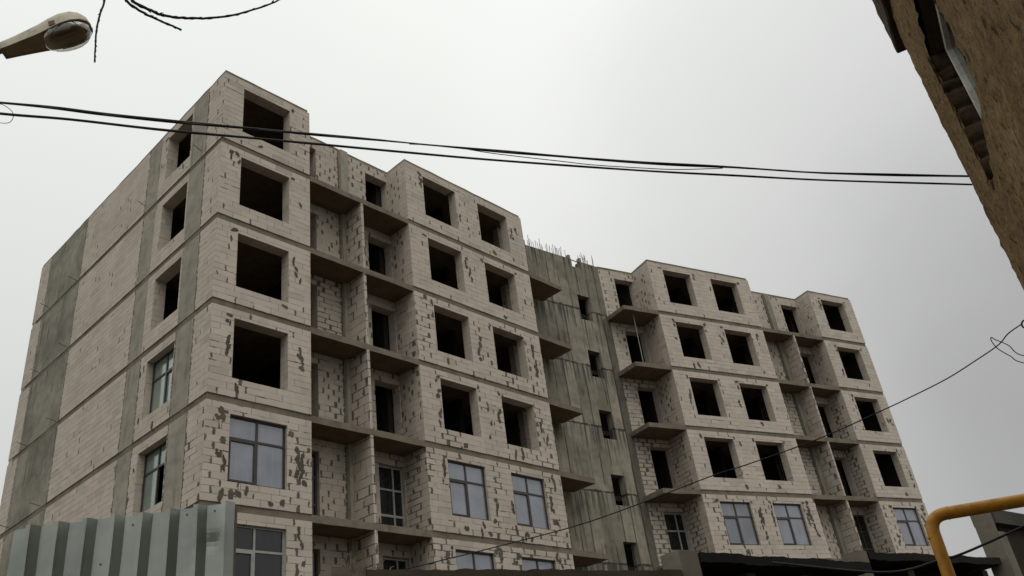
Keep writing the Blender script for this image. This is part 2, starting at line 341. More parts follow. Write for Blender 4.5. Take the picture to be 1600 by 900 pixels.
def wall(name, parent, T, u0, u1, z0, z1, t, front, openings=(), el=False, er=False, inner='room', zref=None, patches=0):
    """masonry wall: T maps (u, depth, z) to the world; openings are (u0,u1,z0,z1)"""
    b = MB(); useed[0] += 1; uo = 13.0*useed[0]; zr = z0 if zref is None else zref
    us = sorted({u0, u1, *[o[0] for o in openings], *[o[1] for o in openings]}); us = [u for u in us if u0 <= u <= u1]
    zs = sorted({z0, z1, *[o[2] for o in openings], *[o[3] for o in openings]}); zs = [z for z in zs if z0 <= z <= z1]
    def solid(i, j):
        if i < 0 or j < 0 or i >= len(us)-1 or j >= len(zs)-1: return None
        um, zm = (us[i]+us[i+1])/2, (zs[j]+zs[j+1])/2
        return not any(o[0] < um < o[1] and o[2] < zm < o[3] for o in openings)
    def F(q, uvs, mi, ed=None): b.face([T(*p) for p in q], uvs, ed, mi)
    E = lambda u: ((u-u0) if el else 9.0, (u1-u) if er else 9.0)
    for i in range(len(us)-1):
        for j in range(len(zs)-1):
            if not solid(i, j): continue
            a, c, e, g = us[i], us[i+1], zs[j], zs[j+1]; vv = lambda z: z-zr
            F([(a,0,e),(c,0,e),(c,0,g),(a,0,g)], [(a+uo,vv(e)),(c+uo,vv(e)),(c+uo,vv(g)),(a+uo,vv(g))], 0, [E(a),E(c),E(c),E(a)])
            F([(c,t,e),(a,t,e),(a,t,g),(c,t,g)], [(c+uo,vv(e)),(a+uo,vv(e)),(a+uo,vv(g)),(c+uo,vv(g))], 2)
            for di, dj_ in ((-1,0),(1,0),(0,-1),(0,1)):
                s_ = solid(i+di, j+dj_)
                if s_: continue
                outer = s_ is None
                if di:
                    u = a if di < 0 else c; mi = 0 if outer else 1
                    q = [(u,0,e),(u,t,e),(u,t,g),(u,0,g)]; uv = [(uo-5+0,vv(e)),(uo-5+t,vv(e)),(uo-5+t,vv(g)),(uo-5+0,vv(g))]
                    if di < 0: q.reverse(); uv.reverse()
                    F(q, uv, mi)
                else:
                    z = e if dj_ < 0 else g
                    q = [(a,0,z),(c,0,z),(c,t,z),(a,t,z)]; uv = [(a+uo,.03),(c+uo,.03),(c+uo,.03+t*.3),(a+uo,.03+t*.3)]
                    if dj_ < 0: q.reverse(); uv.reverse()
                    F(q, uv, 0 if outer else 1)
    rp = random.Random(useed[0]*17+3); npat = [0]
    def patch(u, z, w_, h_):
        if not (u0+w_ < u < u1-w_ and z0+h_ < z < z1-h_): return
        if any(o[0]-w_*.9 < u < o[1]+w_*.9 and o[2]-h_*.9 < z < o[3]+h_*.9 for o in openings): return
        P = []; ph = rp.uniform(0, 6); npat[0] += 1; dpt = -.003 - .0004*npat[0]
        for i in range(14):
            a_ = 2*math.pi*i/14; r_ = 1 + .28*math.sin(2*a_+ph) + rp.uniform(-.28, .28)
            P.append((u + w_*r_*math.cos(a_), dpt, z + h_*r_*math.sin(a_)))
        b.face([T(*p) for p in P], [(p[0]+uo, p[2]-zr) for p in P], mi=3)
    for o in openings if patches else ():
        if o[2] - z0 < .1: continue
        for ux in (o[0]-.13, o[1]+.10):
            if rp.random() < .8:
                patch(ux+rp.uniform(-.04, .04), o[3]+rp.uniform(.0, .08), rp.uniform(.06, .12), rp.uniform(.05, .10))
                if rp.random() < .5: patch(ux+rp.uniform(-.1, .1), o[3]-rp.uniform(.15, .3), rp.uniform(.04, .07), rp.uniform(.07, .12))
        for q in range(int(patches)):
            side = rp.choice((0, 1, 2, 2, 1))
            if side == 2: patch(rp.uniform(o[0]-.2, o[1]+.2), o[2]-rp.choice((.18, .30, .38, .45)), rp.uniform(.055, .095), rp.uniform(.08, .15))
            else:
                uu = o[0]-rp.choice((.16, .22, .36)) if side == 0 else o[1]+rp.choice((.22, .38, .45, .52)); z_ = rp.uniform(o[2], o[3])
                for c_ in range(rp.choice((1, 2, 3))): patch(uu+rp.uniform(-.07, .07), z_+c_*.2, rp.uniform(.05, .085), rp.uniform(.08, .14))
    return b.build(name, [M[front], M['reveal'], M[inner], M['mortar']], parent)

# ------------------------------------------------------------------ ground
gb = MB()
n = 24; S = 600
for i in range(n):
    for j in range(n):
        x0, x1 = -S+2*S*i/n, -S+2*S*(i+1)/n; y0, y1 = -S+2*S*j/n, -S+2*S*(j+1)/n
        gb.face([(x0,y0,0),(x1,y0,0),(x1,y1,0),(x0,y1,0)], [(x0,y0),(x1,y0),(x1,y1),(x0,y1)])
N = NT('bare_earth'); o_ = N.obj()
N.base(N.mix(N.noise(o_, .6, 6, .6), (.055, .046, .036), (.12, .10, .078))); N.bump(N.noise(o_, 8, 5), .5, .05)
tag(gb.build('ground', N.mat, weld=True), kind='structure')
rb = MB(); rb.face([(-60,-23.6,.004),(40,-23.6-21*.4,.004),(40,-17.9-21*.4+6,.004),(-60,-17.9,.004)], [(0,0),(100,0),(100,6),(0,6)])
tag(rb.build('street', plain_mat('worn_asphalt', (.05, .05, .05), .9, 0, .3, 3)), kind='structure')

# ------------------------------------------------------------------ the unfinished apartment building
Z = [23.977, 21.0, 18.0, 15.0, 12.0, 9.0, 6.0, 3.0, 0.02]
TH = .208
X1, X2, X3, XD, D, YE = 3.368, 7.850, 14.673, 5.70, 1.106, 15.28
WX, WY, WA = 22.640, -1.302, -0.316
R1_, R2_, R3_, D2, D3, WE = 6.793, 11.30, 14.727, 1.367, 1.025, 12.0
WC, WS = math.cos(WA), math.sin(WA)
WZ = -0.078
bld = empty('apartment_building', (11, 5, 0))
tag(bld, 'unfinished pale block apartment building with empty window openings and a bare concrete stair tower', 'building')
bld_inv = Matrix.Translation((11, 5, 0)).inverted()
TF = lambda u, d, z: (u, d, z)                                # front, left block
TL = lambda u, d, z: (d, u, z)                                # end face (outward -x); u runs back
def TS(x): return lambda u, d, z: (x + d, u, z)
def W(l, d, z=0.0): return (WX + l*WC - d*WS, WY + l*WS + d*WC, z + WZ)
TW = lambda u, d, z: W(u, d, z)
def TWS(l0): return lambda u, d, z: W(l0 + d, u, z)

def mb_slab(poly, z0, z1):
    rs = random.Random(int(z1*10)+len(poly)); P = []
    for i, a in enumerate(poly):
        c = poly[(i+1) % len(poly)]; L = math.hypot(c[0]-a[0], c[1]-a[1]); n = max(1, int(L/.45)); nx, ny = (c[1]-a[1])/max(L, 1e-6), -(c[0]-a[0])/max(L, 1e-6)
        for q in range(n):
            t = q/n; k = rs.uniform(-.012, .010) if q else 0
            P.append((a[0]+(c[0]-a[0])*t+nx*k, a[1]+(c[1]-a[1])*t+ny*k))
    b = MB(); n = len(P); zb = [z0 + rs.uniform(-.016, .004) for _ in P]
    b.face([(x, y, z1) for x, y in P], [(x, y) for x, y in P], mi=0)
    b.face([(x, y, z) for (x, y), z in reversed(list(zip(P, zb)))], [(x, y) for x, y in reversed(P)], mi=1)
    d = 0
    for i in range(n):
        a, c = P[i], P[(i+1) % n]; l = math.hypot(c[0]-a[0], c[1]-a[1]); za, zc_ = zb[i], zb[(i+1) % n]
        b.face([(*a, za), (*c, zc_), (*c, z1), (*a, z1)], [(d, z0), (d+l, z0), (d+l, z1), (d, z1)], mi=0); d += l
    return b
IN = .03
for k in range(0, 9):
    th = TH if k else .13
    if k == 0:
        poly = [(IN, IN), (X1-.06, IN), (X1-.06, D+.02), (X2+.05, D+.02), (X2+.05, IN), (X3-.06, IN), (X3-.06, D+.05), (15.5, D+.05), (15.5, YE-.02), (IN, YE-.02)]
    else:
        poly = [(IN, IN), (16.88, IN), (16.9, 1.20), (15.6, 1.45), (15.6, YE-.02), (IN, YE-.02)]
    b = mb_slab(poly, Z[k]-th, Z[k])
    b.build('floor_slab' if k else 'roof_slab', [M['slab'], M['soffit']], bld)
    if k == 0:
        pl = [(-2.1, D2), (0.03, D2+.02), (.03, IN), (R1_-.06, IN), (R1_-.06, D3+.02), (R2_+.05, D3+.02), (R2_+.05, IN), (R3_-.05, IN), (R3_-.05, WE), (-2.1, WE)]
    else:
        pl = [(-2.20, D2-.02), (-2.08, IN), (R3_-.03, IN), (R3_-.03, WE), (-2.1, WE), (-2.1, D2-.01)]
    pw_ = [W(*p)[:2] for p in pl]
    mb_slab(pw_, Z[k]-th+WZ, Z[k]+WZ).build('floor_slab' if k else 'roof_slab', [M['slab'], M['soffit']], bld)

def window(parent, T, u0, u1, z0, z1, dep, fr, gl, opensash=False, door=False):
    """frame (one mesh) with a glass child"""
    b = MB(); g = MB(); tk = .07
    def bar(a, c, e, f, d0=dep, d1=dep+tk):
        p = [Vector(T(*q)) for q in ((a, d0, e), (c, d0, e), (a, d1, e), (a, d0, f))]
        b.box(p[0], p[1]-p[0], p[2]-p[0], p[3]-p[0])
    f = .055; um = (u0+u1)/2; zt = z0 + (z1-z0)*.665
    if door: um = u0 + (u1-u0)*.62
    bar(u0, u0+f, z0, z1); bar(u1-f, u1, z0, z1); bar(u0+f, u1-f, z0, z0+f); bar(u0+f, u1-f, z1-f, z1)
    bar(um-.03, um+.03, z0+f, z1-f, dep+.004, dep+tk-.004)
    bar(u0+f, um-.03, zt-.03, zt+.03, dep+.008, dep+tk-.008); bar(um+.03, u1-f, zt-.03, zt+.03, dep+.008, dep+tk-.008)
    if door:
        zl = z0 + (z1-z0)*.3; bar(u0+f, um-.03, zl-.04, zl+.04, dep+.008, dep+tk-.008); bar(um+.03, u1-f, zl-.04, zl+.04, dep+.008, dep+tk-.008)
    else:    # opening sash on the lower left: its own thin frame
        s_ = .045; a, c, e, h = u0+f+.006, um-.036, z0+f+.006, zt-.036
        if not opensash:
            bar(a, a+s_, e, h, dep-.012, dep+.04); bar(c-s_, c, e, h, dep-.012, dep+.04)
            bar(a+s_, c-s_, e, e+s_, dep-.012, dep+.04); bar(a+s_, c-s_, h-s_, h, dep-.012, dep+.04)
    o = b.build('window' if not door else 'balcony_door', fr, parent)
    def pane(a, c, e, h):
        p = [Vector(T(*q)) for q in ((a, dep+.035, e), (c, dep+.035, e), (a, dep+.05, e), (a, dep+.035, h))]
        g.box(p[0], p[1]-p[0], p[2]-p[0], p[3]-p[0])
    pane(u0+f, um-.03, zt+.03, z1-f); pane(um+.03, u1-f, zt+.03, z1-f); pane(um+.03, u1-f, z0+f, zt-.03)
    if not opensash: pane(u0+f, um-.03, z0+f, zt-.03)
    g.build('glass', gl, o)
    return o
def lintel(parent, T, u0, u1, z0, h=.2, d0=-.006, d1=.39):
    b = MB(); p = [Vector(T(*q)) for q in ((u0, d0, z0), (u1, d0, z0), (u0, d1, z0), (u0, d0, z0+h))]
    b.box(p[0], p[1]-p[0], p[2]-p[0], p[3]-p[0])
    return b

WIN_Z = (.585, 2.50)
for k in range(1, 9):
    z0, z1 = Z[k], Z[k-1] - (TH if k > 1 else .13)
    wz = (z0+WIN_Z[0], z0+WIN_Z[1])
    glazed = k in (5, 6)
    fm = {1: 'block_few', 2: 'block_smooth', 3: 'block_smooth', 4: 'block_few', 5: 'block_some', 6: 'block_some'}.get(k, 'block_some')
    fm2 = {1: 'block_few', 2: 'block_smooth', 3: 'block_some', 4: 'block_some', 5: 'block_many', 6: 'block_many'}.get(k, 'block_many')
    fm3 = {1: 'block_smooth', 2: 'block_smooth', 3: 'block_smooth', 4: 'block_smooth', 5: 'block_some', 6: 'block_some'}.get(k, 'block_some')
    low = k >= 4
    # front of the left block
    wall('front_wall', bld, TF, 0, X1, z0, z1, .40, fm, [(.725, 2.545, *wz)], patches={1: 1, 2: 2, 3: 3, 4: 5, 5: 15, 6: 14}.get(k, 3))
    wall('front_wall', bld, TF, X2, X3, z0, z1, .40, fm2, [(8.785, 10.57, *wz), (11.875, 13.68, *wz)], patches={1: 3, 2: 2, 3: 6, 4: 7, 5: 9, 6: 9}.get(k, 3))
    if glazed:
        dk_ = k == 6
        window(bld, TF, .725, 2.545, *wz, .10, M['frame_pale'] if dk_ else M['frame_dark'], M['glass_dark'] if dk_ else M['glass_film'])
        window(bld, TF, 8.785, 10.57, *wz, .09, M['frame_dark'], M['glass_film'])
        window(bld, TF, 11.875, 13.68, *wz, .09, M['frame_dark'], M['glass_film'])
    # loggia of the left block: back wall, column, divider, flank of the second bay
    wall('loggia_wall', bld, lambda u, d, z: (u, D+d, z), X1+.0, 5.44, z0, z1, .38, 'block_loggia' if k != 3 else 'block_torn', [(3.45, 4.41, z0, z0+2.40)], er=True)
    wall('loggia_wall', bld, lambda u, d, z: (u, D+d, z), 5.78, X2, z0, z1, .38, 'block_loggia', [(6.73, X2-.03, z0, z0+2.40)], el=True)
    b = MB(); b.box((5.443, D-.16, z0), (.334, 0, 0), (0, .5, 0), (0, 0, z1-z0)); b.build('column', M['column'], bld)
    wall('side_wall', bld, TS(X2), .40, D, z0, z1, .38, 'block_torn' if k == 5 else 'block_loggia')
    wall('side_wall', bld, lambda u, d, z: (X1-d, 1.6-u, z), .5, 1.2, z0, z1, .38, 'block_some')
    if k > 1:
        wall('divider_wall', bld, TS(XD-.11), .035, D-.163, z0, z1, .11, 'block_divider', inner='block_divider')
    if glazed:
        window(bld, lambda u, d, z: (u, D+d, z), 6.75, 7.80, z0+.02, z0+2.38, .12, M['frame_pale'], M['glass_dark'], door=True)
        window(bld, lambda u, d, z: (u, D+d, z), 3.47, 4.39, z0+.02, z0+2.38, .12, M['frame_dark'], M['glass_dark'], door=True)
    # end face
    em = {5: 'block_few', 6: 'block_some'}.get(k, 'block_end')
    wall('end_wall', bld, TL, .40, 1.05, z0, z1, .39, em, er=True)
    wall('end_wall', bld, TL, 2.053, 4.35, z0, z1, .39, em, [(2.13, 3.87, z0+.58, z0+2.50)], el=low, er=low, patches=1 if k < 4 else 4)
    wall('end_wall', bld, TL, 5.253, 10.65, z0, z1, .39, 'block_end', el=True, er=True)
    wall('end_wall', bld, TL, 14.183, YE, z0, z1, .39, em, el=True)
    if k in (4, 5, 6):
        window(bld, TL, 2.13, 3.87, z0+.58, z0+2.50, .22, M['frame_dark'], M['glass_green'], opensash=(k == 5))
    for a, c, mm in ((1.052, 2.05, 'column'), (4.352, 5.25, 'column'), (10.652, 14.18, 'column_dark')):
        b = MB(); z2 = Z[k-1] - (.002 if k > 1 else .13)
        useed[0] += 1; uo = useed[0]*7.3
        q = [(.012, c, z0), (.012, a, z0), (.012, a, z1), (.012, c, z1)]
        b.box((.012, a, z0), (0, c-a, 0), (.40, 0, 0), (0, 0, z1-z0))
        b.uv = [[(x+uo, y+uo*.37) for x, y in f_] for f_ in b.uv]
        b.build('shear_wall' if mm == 'column_dark' else 'column', M[mm], bld)
    # strip of wall right of the second bay, at the stair tower
    wall('loggia_wall', bld, lambda u, d, z: (u, D+d, z), X3-.4, 16.12, z0, z1, .3, 'block_few', er=True)
    # right wing
    lz = WZ*0
    wall('front_wall', bld, TW, 0, R1_, z0, z1, .40, fm3, [(.91, 2.69, *wz), (4.045, 5.855, *wz)], patches={1: 1, 2: 3, 3: 2, 4: 2, 5: 8}.get(k, 3))
    wall('front_wall', bld, TW, R2_, R3_, z0, z1, .40, fm3, [(12.155, 13.99, *wz)], patches={1: 1, 2: 2, 3: 2, 4: 3, 5: 9}.get(k, 3))
    wall('side_wall', bld, TWS(0), .40, D2, z0, z1, .38, 'block_torn' if k in (4, 5) else 'block_loggia')
    wall('side_wall', bld, TWS(R2_), .40, D3, z0, z1, .38, 'block_torn' if k in (3, 4, 5) else 'block_loggia')
    wall('loggia_wall', bld, lambda u, d, z: W(u, D2+d, z), -2.1, .02, z0, z1, .38, 'block_some' if k in (1, 2) else 'block_torn', [(-1.2, -.03, z0, z0+2.40)], el=(k > 2))
    wall('loggia_wall', bld, lambda u, d, z: W(u, D3+d, z), R1_, 8.72, z0, z1, .38, 'block_torn' if k in (3, 4) else 'block_loggia', [(R1_+.08, 7.85, z0, z0+2.40)], er=True)
    wall('loggia_wall', bld, lambda u, d, z: W(u, D3+d, z), 9.06, R2_, z0, z1, .38, 'block_loggia', [(10.0, R2_-.03, z0, z0+2.40)], el=True)
    b = MB(); p = [Vector(W(*q)) for q in ((8.723, D3-.16, z0), (9.057, D3-.16, z0), (8.723, D3+.34, z0), (8.723, D3-.16, z1))]
    b.box(p[0], p[1]-p[0], p[2]-p[0], p[3]-p[0]); b.build('column', M['column_dark'], bld)
    if k > 1:
        wall('divider_wall', bld, TWS(9.02), .035, D3-.163, z0, z1, .11, 'block_divider', inner='block_divider')
    wall('side_wall', bld, lambda u, d, z: W(R3_-d, WE+.4-u, z), .4, WE, z0, z1, .38, 'block_some')
    wall('side_wall', bld, lambda u, d, z: W(R1_-d, 1.6-u, z), .58, 1.2, z0, z1, .38, 'block_some')
    if glazed:
        for a, c in ((.91, 2.69), (4.045, 5.855), (12.155, 13.99)):
            window(bld, TW, a, c, *wz, .09, M['frame_dark'], M['glass_film'])
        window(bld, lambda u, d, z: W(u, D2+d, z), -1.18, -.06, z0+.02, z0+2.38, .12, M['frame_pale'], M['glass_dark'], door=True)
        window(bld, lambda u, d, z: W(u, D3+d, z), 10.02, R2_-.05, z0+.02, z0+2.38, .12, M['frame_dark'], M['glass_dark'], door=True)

# rooms: inner walls that close the depth of the building
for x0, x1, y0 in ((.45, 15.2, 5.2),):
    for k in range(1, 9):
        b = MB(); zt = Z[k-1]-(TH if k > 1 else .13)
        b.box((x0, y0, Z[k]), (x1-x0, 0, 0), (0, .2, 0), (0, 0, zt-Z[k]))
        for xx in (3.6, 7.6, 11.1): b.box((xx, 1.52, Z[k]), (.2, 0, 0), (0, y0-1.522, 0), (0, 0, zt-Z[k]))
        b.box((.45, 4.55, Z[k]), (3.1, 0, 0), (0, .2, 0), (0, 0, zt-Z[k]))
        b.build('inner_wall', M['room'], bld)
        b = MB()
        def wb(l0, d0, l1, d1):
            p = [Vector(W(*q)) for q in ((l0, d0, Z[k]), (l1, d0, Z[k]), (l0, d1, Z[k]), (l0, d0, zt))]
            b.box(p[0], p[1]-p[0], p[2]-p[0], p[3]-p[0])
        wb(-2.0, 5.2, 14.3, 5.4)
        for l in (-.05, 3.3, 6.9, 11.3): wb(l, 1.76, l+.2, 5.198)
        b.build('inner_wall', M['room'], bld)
b = MB(); b.box((.02, YE-.38, 0.02), (15.4, 0, 0), (0, .36, 0), (0, 0, 23.8)); b.build('rear_wall', M['block_some'], bld)
b = MB(); p = [Vector(W(*q)) for q in ((-2.1, WE-.38, 0.1), (R3_-.4, WE-.38, 0.1), (-2.1, WE-.02, 0.1), (-2.1, WE-.38, 23.8))]
b.box(p[0], p[1]-p[0], p[2]-p[0], p[3]-p[0]); b.build('rear_wall', M['block_some'], bld)

# stair tower
TA = -.158; TO = Vector((21.07, .65, 0)); TU = Vector((math.cos(TA), math.sin(TA), 0)); TN = Vector((-math.sin(TA), math.cos(TA), 0))
def TT(u, d, z): p = TO + TU*u + TN*d; return (p.x, p.y, z)
ops = [(-1.80, -1.02, 20.47-3.0*i, 21.82-3.0*i) for i in range(7)]
ops[4] = (-1.80, -1.02, 8.5, 9.92); 
ops += [(-1.77, -1.22, 23.44, 23.90)]
wt = wall('stair_tower_wall', bld, TT, -6.0, 0.02, 0.02, 23.86, .35, 'tower', ops, inner='room', zref=0.0)
wt.data.materials[1] = M['tower']
b = MB()
for (u0, u1, d0, d1) in ((-6.0, -5.7, .352, 6.5), (-.30, .02, .352, 6.5), (-5.698, -.302, 6.2, 6.5), (-5.698, -.302, 2.2, 2.4)):
    p = [Vector(TT(*q)) for q in ((u0, d0, .02), (u1, d0, .02), (u0, d1, .02), (u0, d0, 23.3))]
    b.box(p[0], p[1]-p[0], p[2]-p[0], p[3]-p[0])
p = [Vector(TT(*q)) for q in ((-5.69, .355, 23.05), (-.31, .355, 23.05), (-5.69, 6.19, 23.05), (-5.69, .355, 23.2))]  # unseen cover plate, added to keep daylight out of the open shaft
b.box(p[0], p[1]-p[0], p[2]-p[0], p[3]-p[0])
b.build('stair_tower_shaft', M['tower'], bld)
b = MB()
for k in range(1, 8):
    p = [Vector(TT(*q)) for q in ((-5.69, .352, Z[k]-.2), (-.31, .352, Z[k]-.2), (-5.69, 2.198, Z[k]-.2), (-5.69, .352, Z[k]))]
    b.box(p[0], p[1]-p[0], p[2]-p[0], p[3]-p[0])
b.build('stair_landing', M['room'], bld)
# rough mortar strip between tower and wing
b = MB(); p = [Vector(TT(*q)) for q in ((-.36, -.05, .02), (.06, -.05, .02), (-.36, -.004, .02), (-.36, -.05, 20.75))]
b.box(p[0], p[1]-p[0], p[2]-p[0], p[3]-p[0]); b.build('mortar_strip', M['render_dark'], bld)
# short posts and bar over the notch in the tower's edge, then the starter bars
b = MB()
for u in (-1.92, -1.20):
    p = [Vector(TT(*q)) for q in ((u, .02, 23.855), (u+.14, .02, 23.855), (u, .2, 23.855), (u+.03, .05, 24.12))]
    b.box(p[0], p[1]-p[0], p[2]-p[0], p[3]-p[0])
b.tube([TT(-1.95, .1, 23.9), TT(-1.05, .1, 23.86)], .03, 6)
b.build('formwork_stub', M['column_dark'], bld)
rr = random.Random(3)
for u in [-4.72+.095*i for i in range(29)] + [-1.06+.07*i for i in range(13)]:
    u += rr.uniform(-.03, .03); h = rr.uniform(.45, .72) if u < -1.9 else rr.uniform(.45, .65); dd = rr.choice((.06, .28)) ; b = MB()
    lx, ly = rr.uniform(-.06, .06), rr.uniform(-.04, .04)
    b.tube([TT(u, dd, 23.7), TT(u+lx, dd+ly, 23.86+h)], .0135, 5); b.build('rebar', M['rebar'], bld)
# bars sticking out of the end face at the slabs
for k, y in ((1, 11.0), (1, 13.6), (2, 10.9), (2, 13.5), (3, 10.9), (3, 13.6), (4, 11.2), (4, 14.0)):
    b = MB(); b.tube([(.1, y, Z[k]+.05), (-.36, y-.1, Z[k]+.1)], .012, 5); b.build('wall_tie', M['rust'], bld)
for y in (5.3, 1.4):
    b = MB(); b.tube([(.1, y, Z[1]+.3), (-.3, y-.1, Z[1]+.36)], .012, 5); b.build('wall_tie', M['rust'], bld)
b = MB(); b.tube([(.3, 13.3, 23.9), (.3, 13.3, 24.5)], .014, 5); b.build('rebar', M['rust'], bld)
# prop left standing on a balcony of the wing
b = MB(); b.tube([W(-1.35, .35, Z[2]), W(-1.32, .36, Z[1]-TH-.02)], [.02, .014], 7); b.build('steel_prop', M['frame_pale'], bld)

# pull the parts under the root that sits at the building's centre
for o in list(bld.children): o.matrix_parent_inverse = bld_inv

# ------------------------------------------------------------------ corrugated fence
fen = empty('metal_fence', (-7.1, -14.05, 0))
tag(fen, 'pale grey green corrugated metal fence with dark ribs and a dented end sheet', 'fence')
def sheet_mat():
    N = NT('galvanised_sheet'); o = N.obj(); uv = N.uv('UVMap')
    c = N.mix(N.ramp(N.noise(N.scale(uv, (2, .3, 1)), 1.2, 4), [(.3, 0.0), (.7, 1.0)]), (.275, .298, .272), (.36, .382, .35))
    k = N.step(N.noise(uv, 3.0, 6, .7), .60, .72); c = N.mix(N.m('MULTIPLY', k, .55), c, (.12, .125, .105))
    N.base(c); N.p.inputs['Roughness'].default_value = .3; N.p.inputs['Metallic'].default_value = .75
    N.bump(N.noise(uv, 2.2, 3), .35, .04)
    return N.mat
sm_ = sheet_mat()
fd = Vector((-8.1+7.12, -12.98+14.07, 0)).normalized(); fn = Vector((fd.y, -fd.x, 0)); 
if fn.dot(Vector((-10.6, -20.2, 0)) - Vector((-7.1, -14, 0))) < 0: fn = -fn
F0 = Vector((-7.12, -14.07, 0))
prof = [(0, 0), (.050, .075), (.086, .075), (.100, 0), (.218, 0)]
nper = 8; b = MB()
def dent(s, z): return .018*mn.noise(Vector((s*2.3, z*1.7, 1.0))) - .014*math.exp(-((s-.17)**2/.004 + (z-3.66)**2/.004))
zs = [1.55 + .2*i for i in range(8)] + [3.0 + .035*i for i in range(1, 28)]
zs[-1] = 3.95
prev = None; d = 0
cols = []
for i in range(nper):
    for (a, h) in prof[:-1]:
        cols.append((i*.218+a, h))
cols.append((nper*.218, 0))
fine = []
for (s0, h0), (s1, h1) in zip(cols, cols[1:]):
    nn = 4 if abs(h0-h1) < 1e-6 and s1-s0 > .08 else 1
    for q in range(nn): fine.append((s0+(s1-s0)*q/nn, h0+(h1-h0)*q/nn))
fine.append(cols[-1])
def topz(s): return 3.955 + .004*mn.noise(Vector((s*3, 0, 5))) + (.012 if int(s/.872) % 2 else 0)
def fpt(s, h, z):
    zt = topz(s); zz = 1.55 + (z-1.55)*(zt-1.55)/(3.95-1.55)
    return F0 + fd*s + fn*(h + dent(s, zz)) + Vector((0, 0, zz))
for (s0, h0), (s1, h1) in zip(fine, fine[1:]):
    for za, zb in zip(zs, zs[1:]):
        b.face([fpt(s0, h0, za), fpt(s1, h1, za), fpt(s1, h1, zb), fpt(s0, h0, zb)], [(s0, za), (s1, za), (s1, zb), (s0, zb)])
b.build('corrugated_sheet', sm_, fen, weld=True)
for s in (.035, 1.70):
    b = MB(); q = F0 + fd*(s-.03) - fn*.075
    b.box(q, fd*.06, fn*.06, Vector((0, 0, 3.94))); b.build('post', M['rust'], fen)
b = MB()
for z in (2.0, 3.6): b.box(F0 + fd*.03 - fn*.06 + Vector((0, 0, z)), fd*1.68, fn*.04, Vector((0, 0, .04)))
b.build('rail', M['rust'], fen)
for s, z in ((.16, 3.90), (.38, 3.9), (.81, 3.88), (1.03, 3.6)):
    b = MB(); b.box(F0 + fd*(s-.008) + fn*(.0+dent(s, z)) + Vector((0, 0, z)), fd*.011, fn*.008, Vector((0, 0, .011))); b.build('bolt', M['rust'], fen)
b = MB(); b.box(F0 - fn*.25 - fd*.02, fd*1.8, fn*.4, Vector((0, 0, 1.6))); b.build('plinth', M['column'], fen)
for o in list(fen.children): o.matrix_parent_inverse = Matrix.Translation(fen.location).inverted()

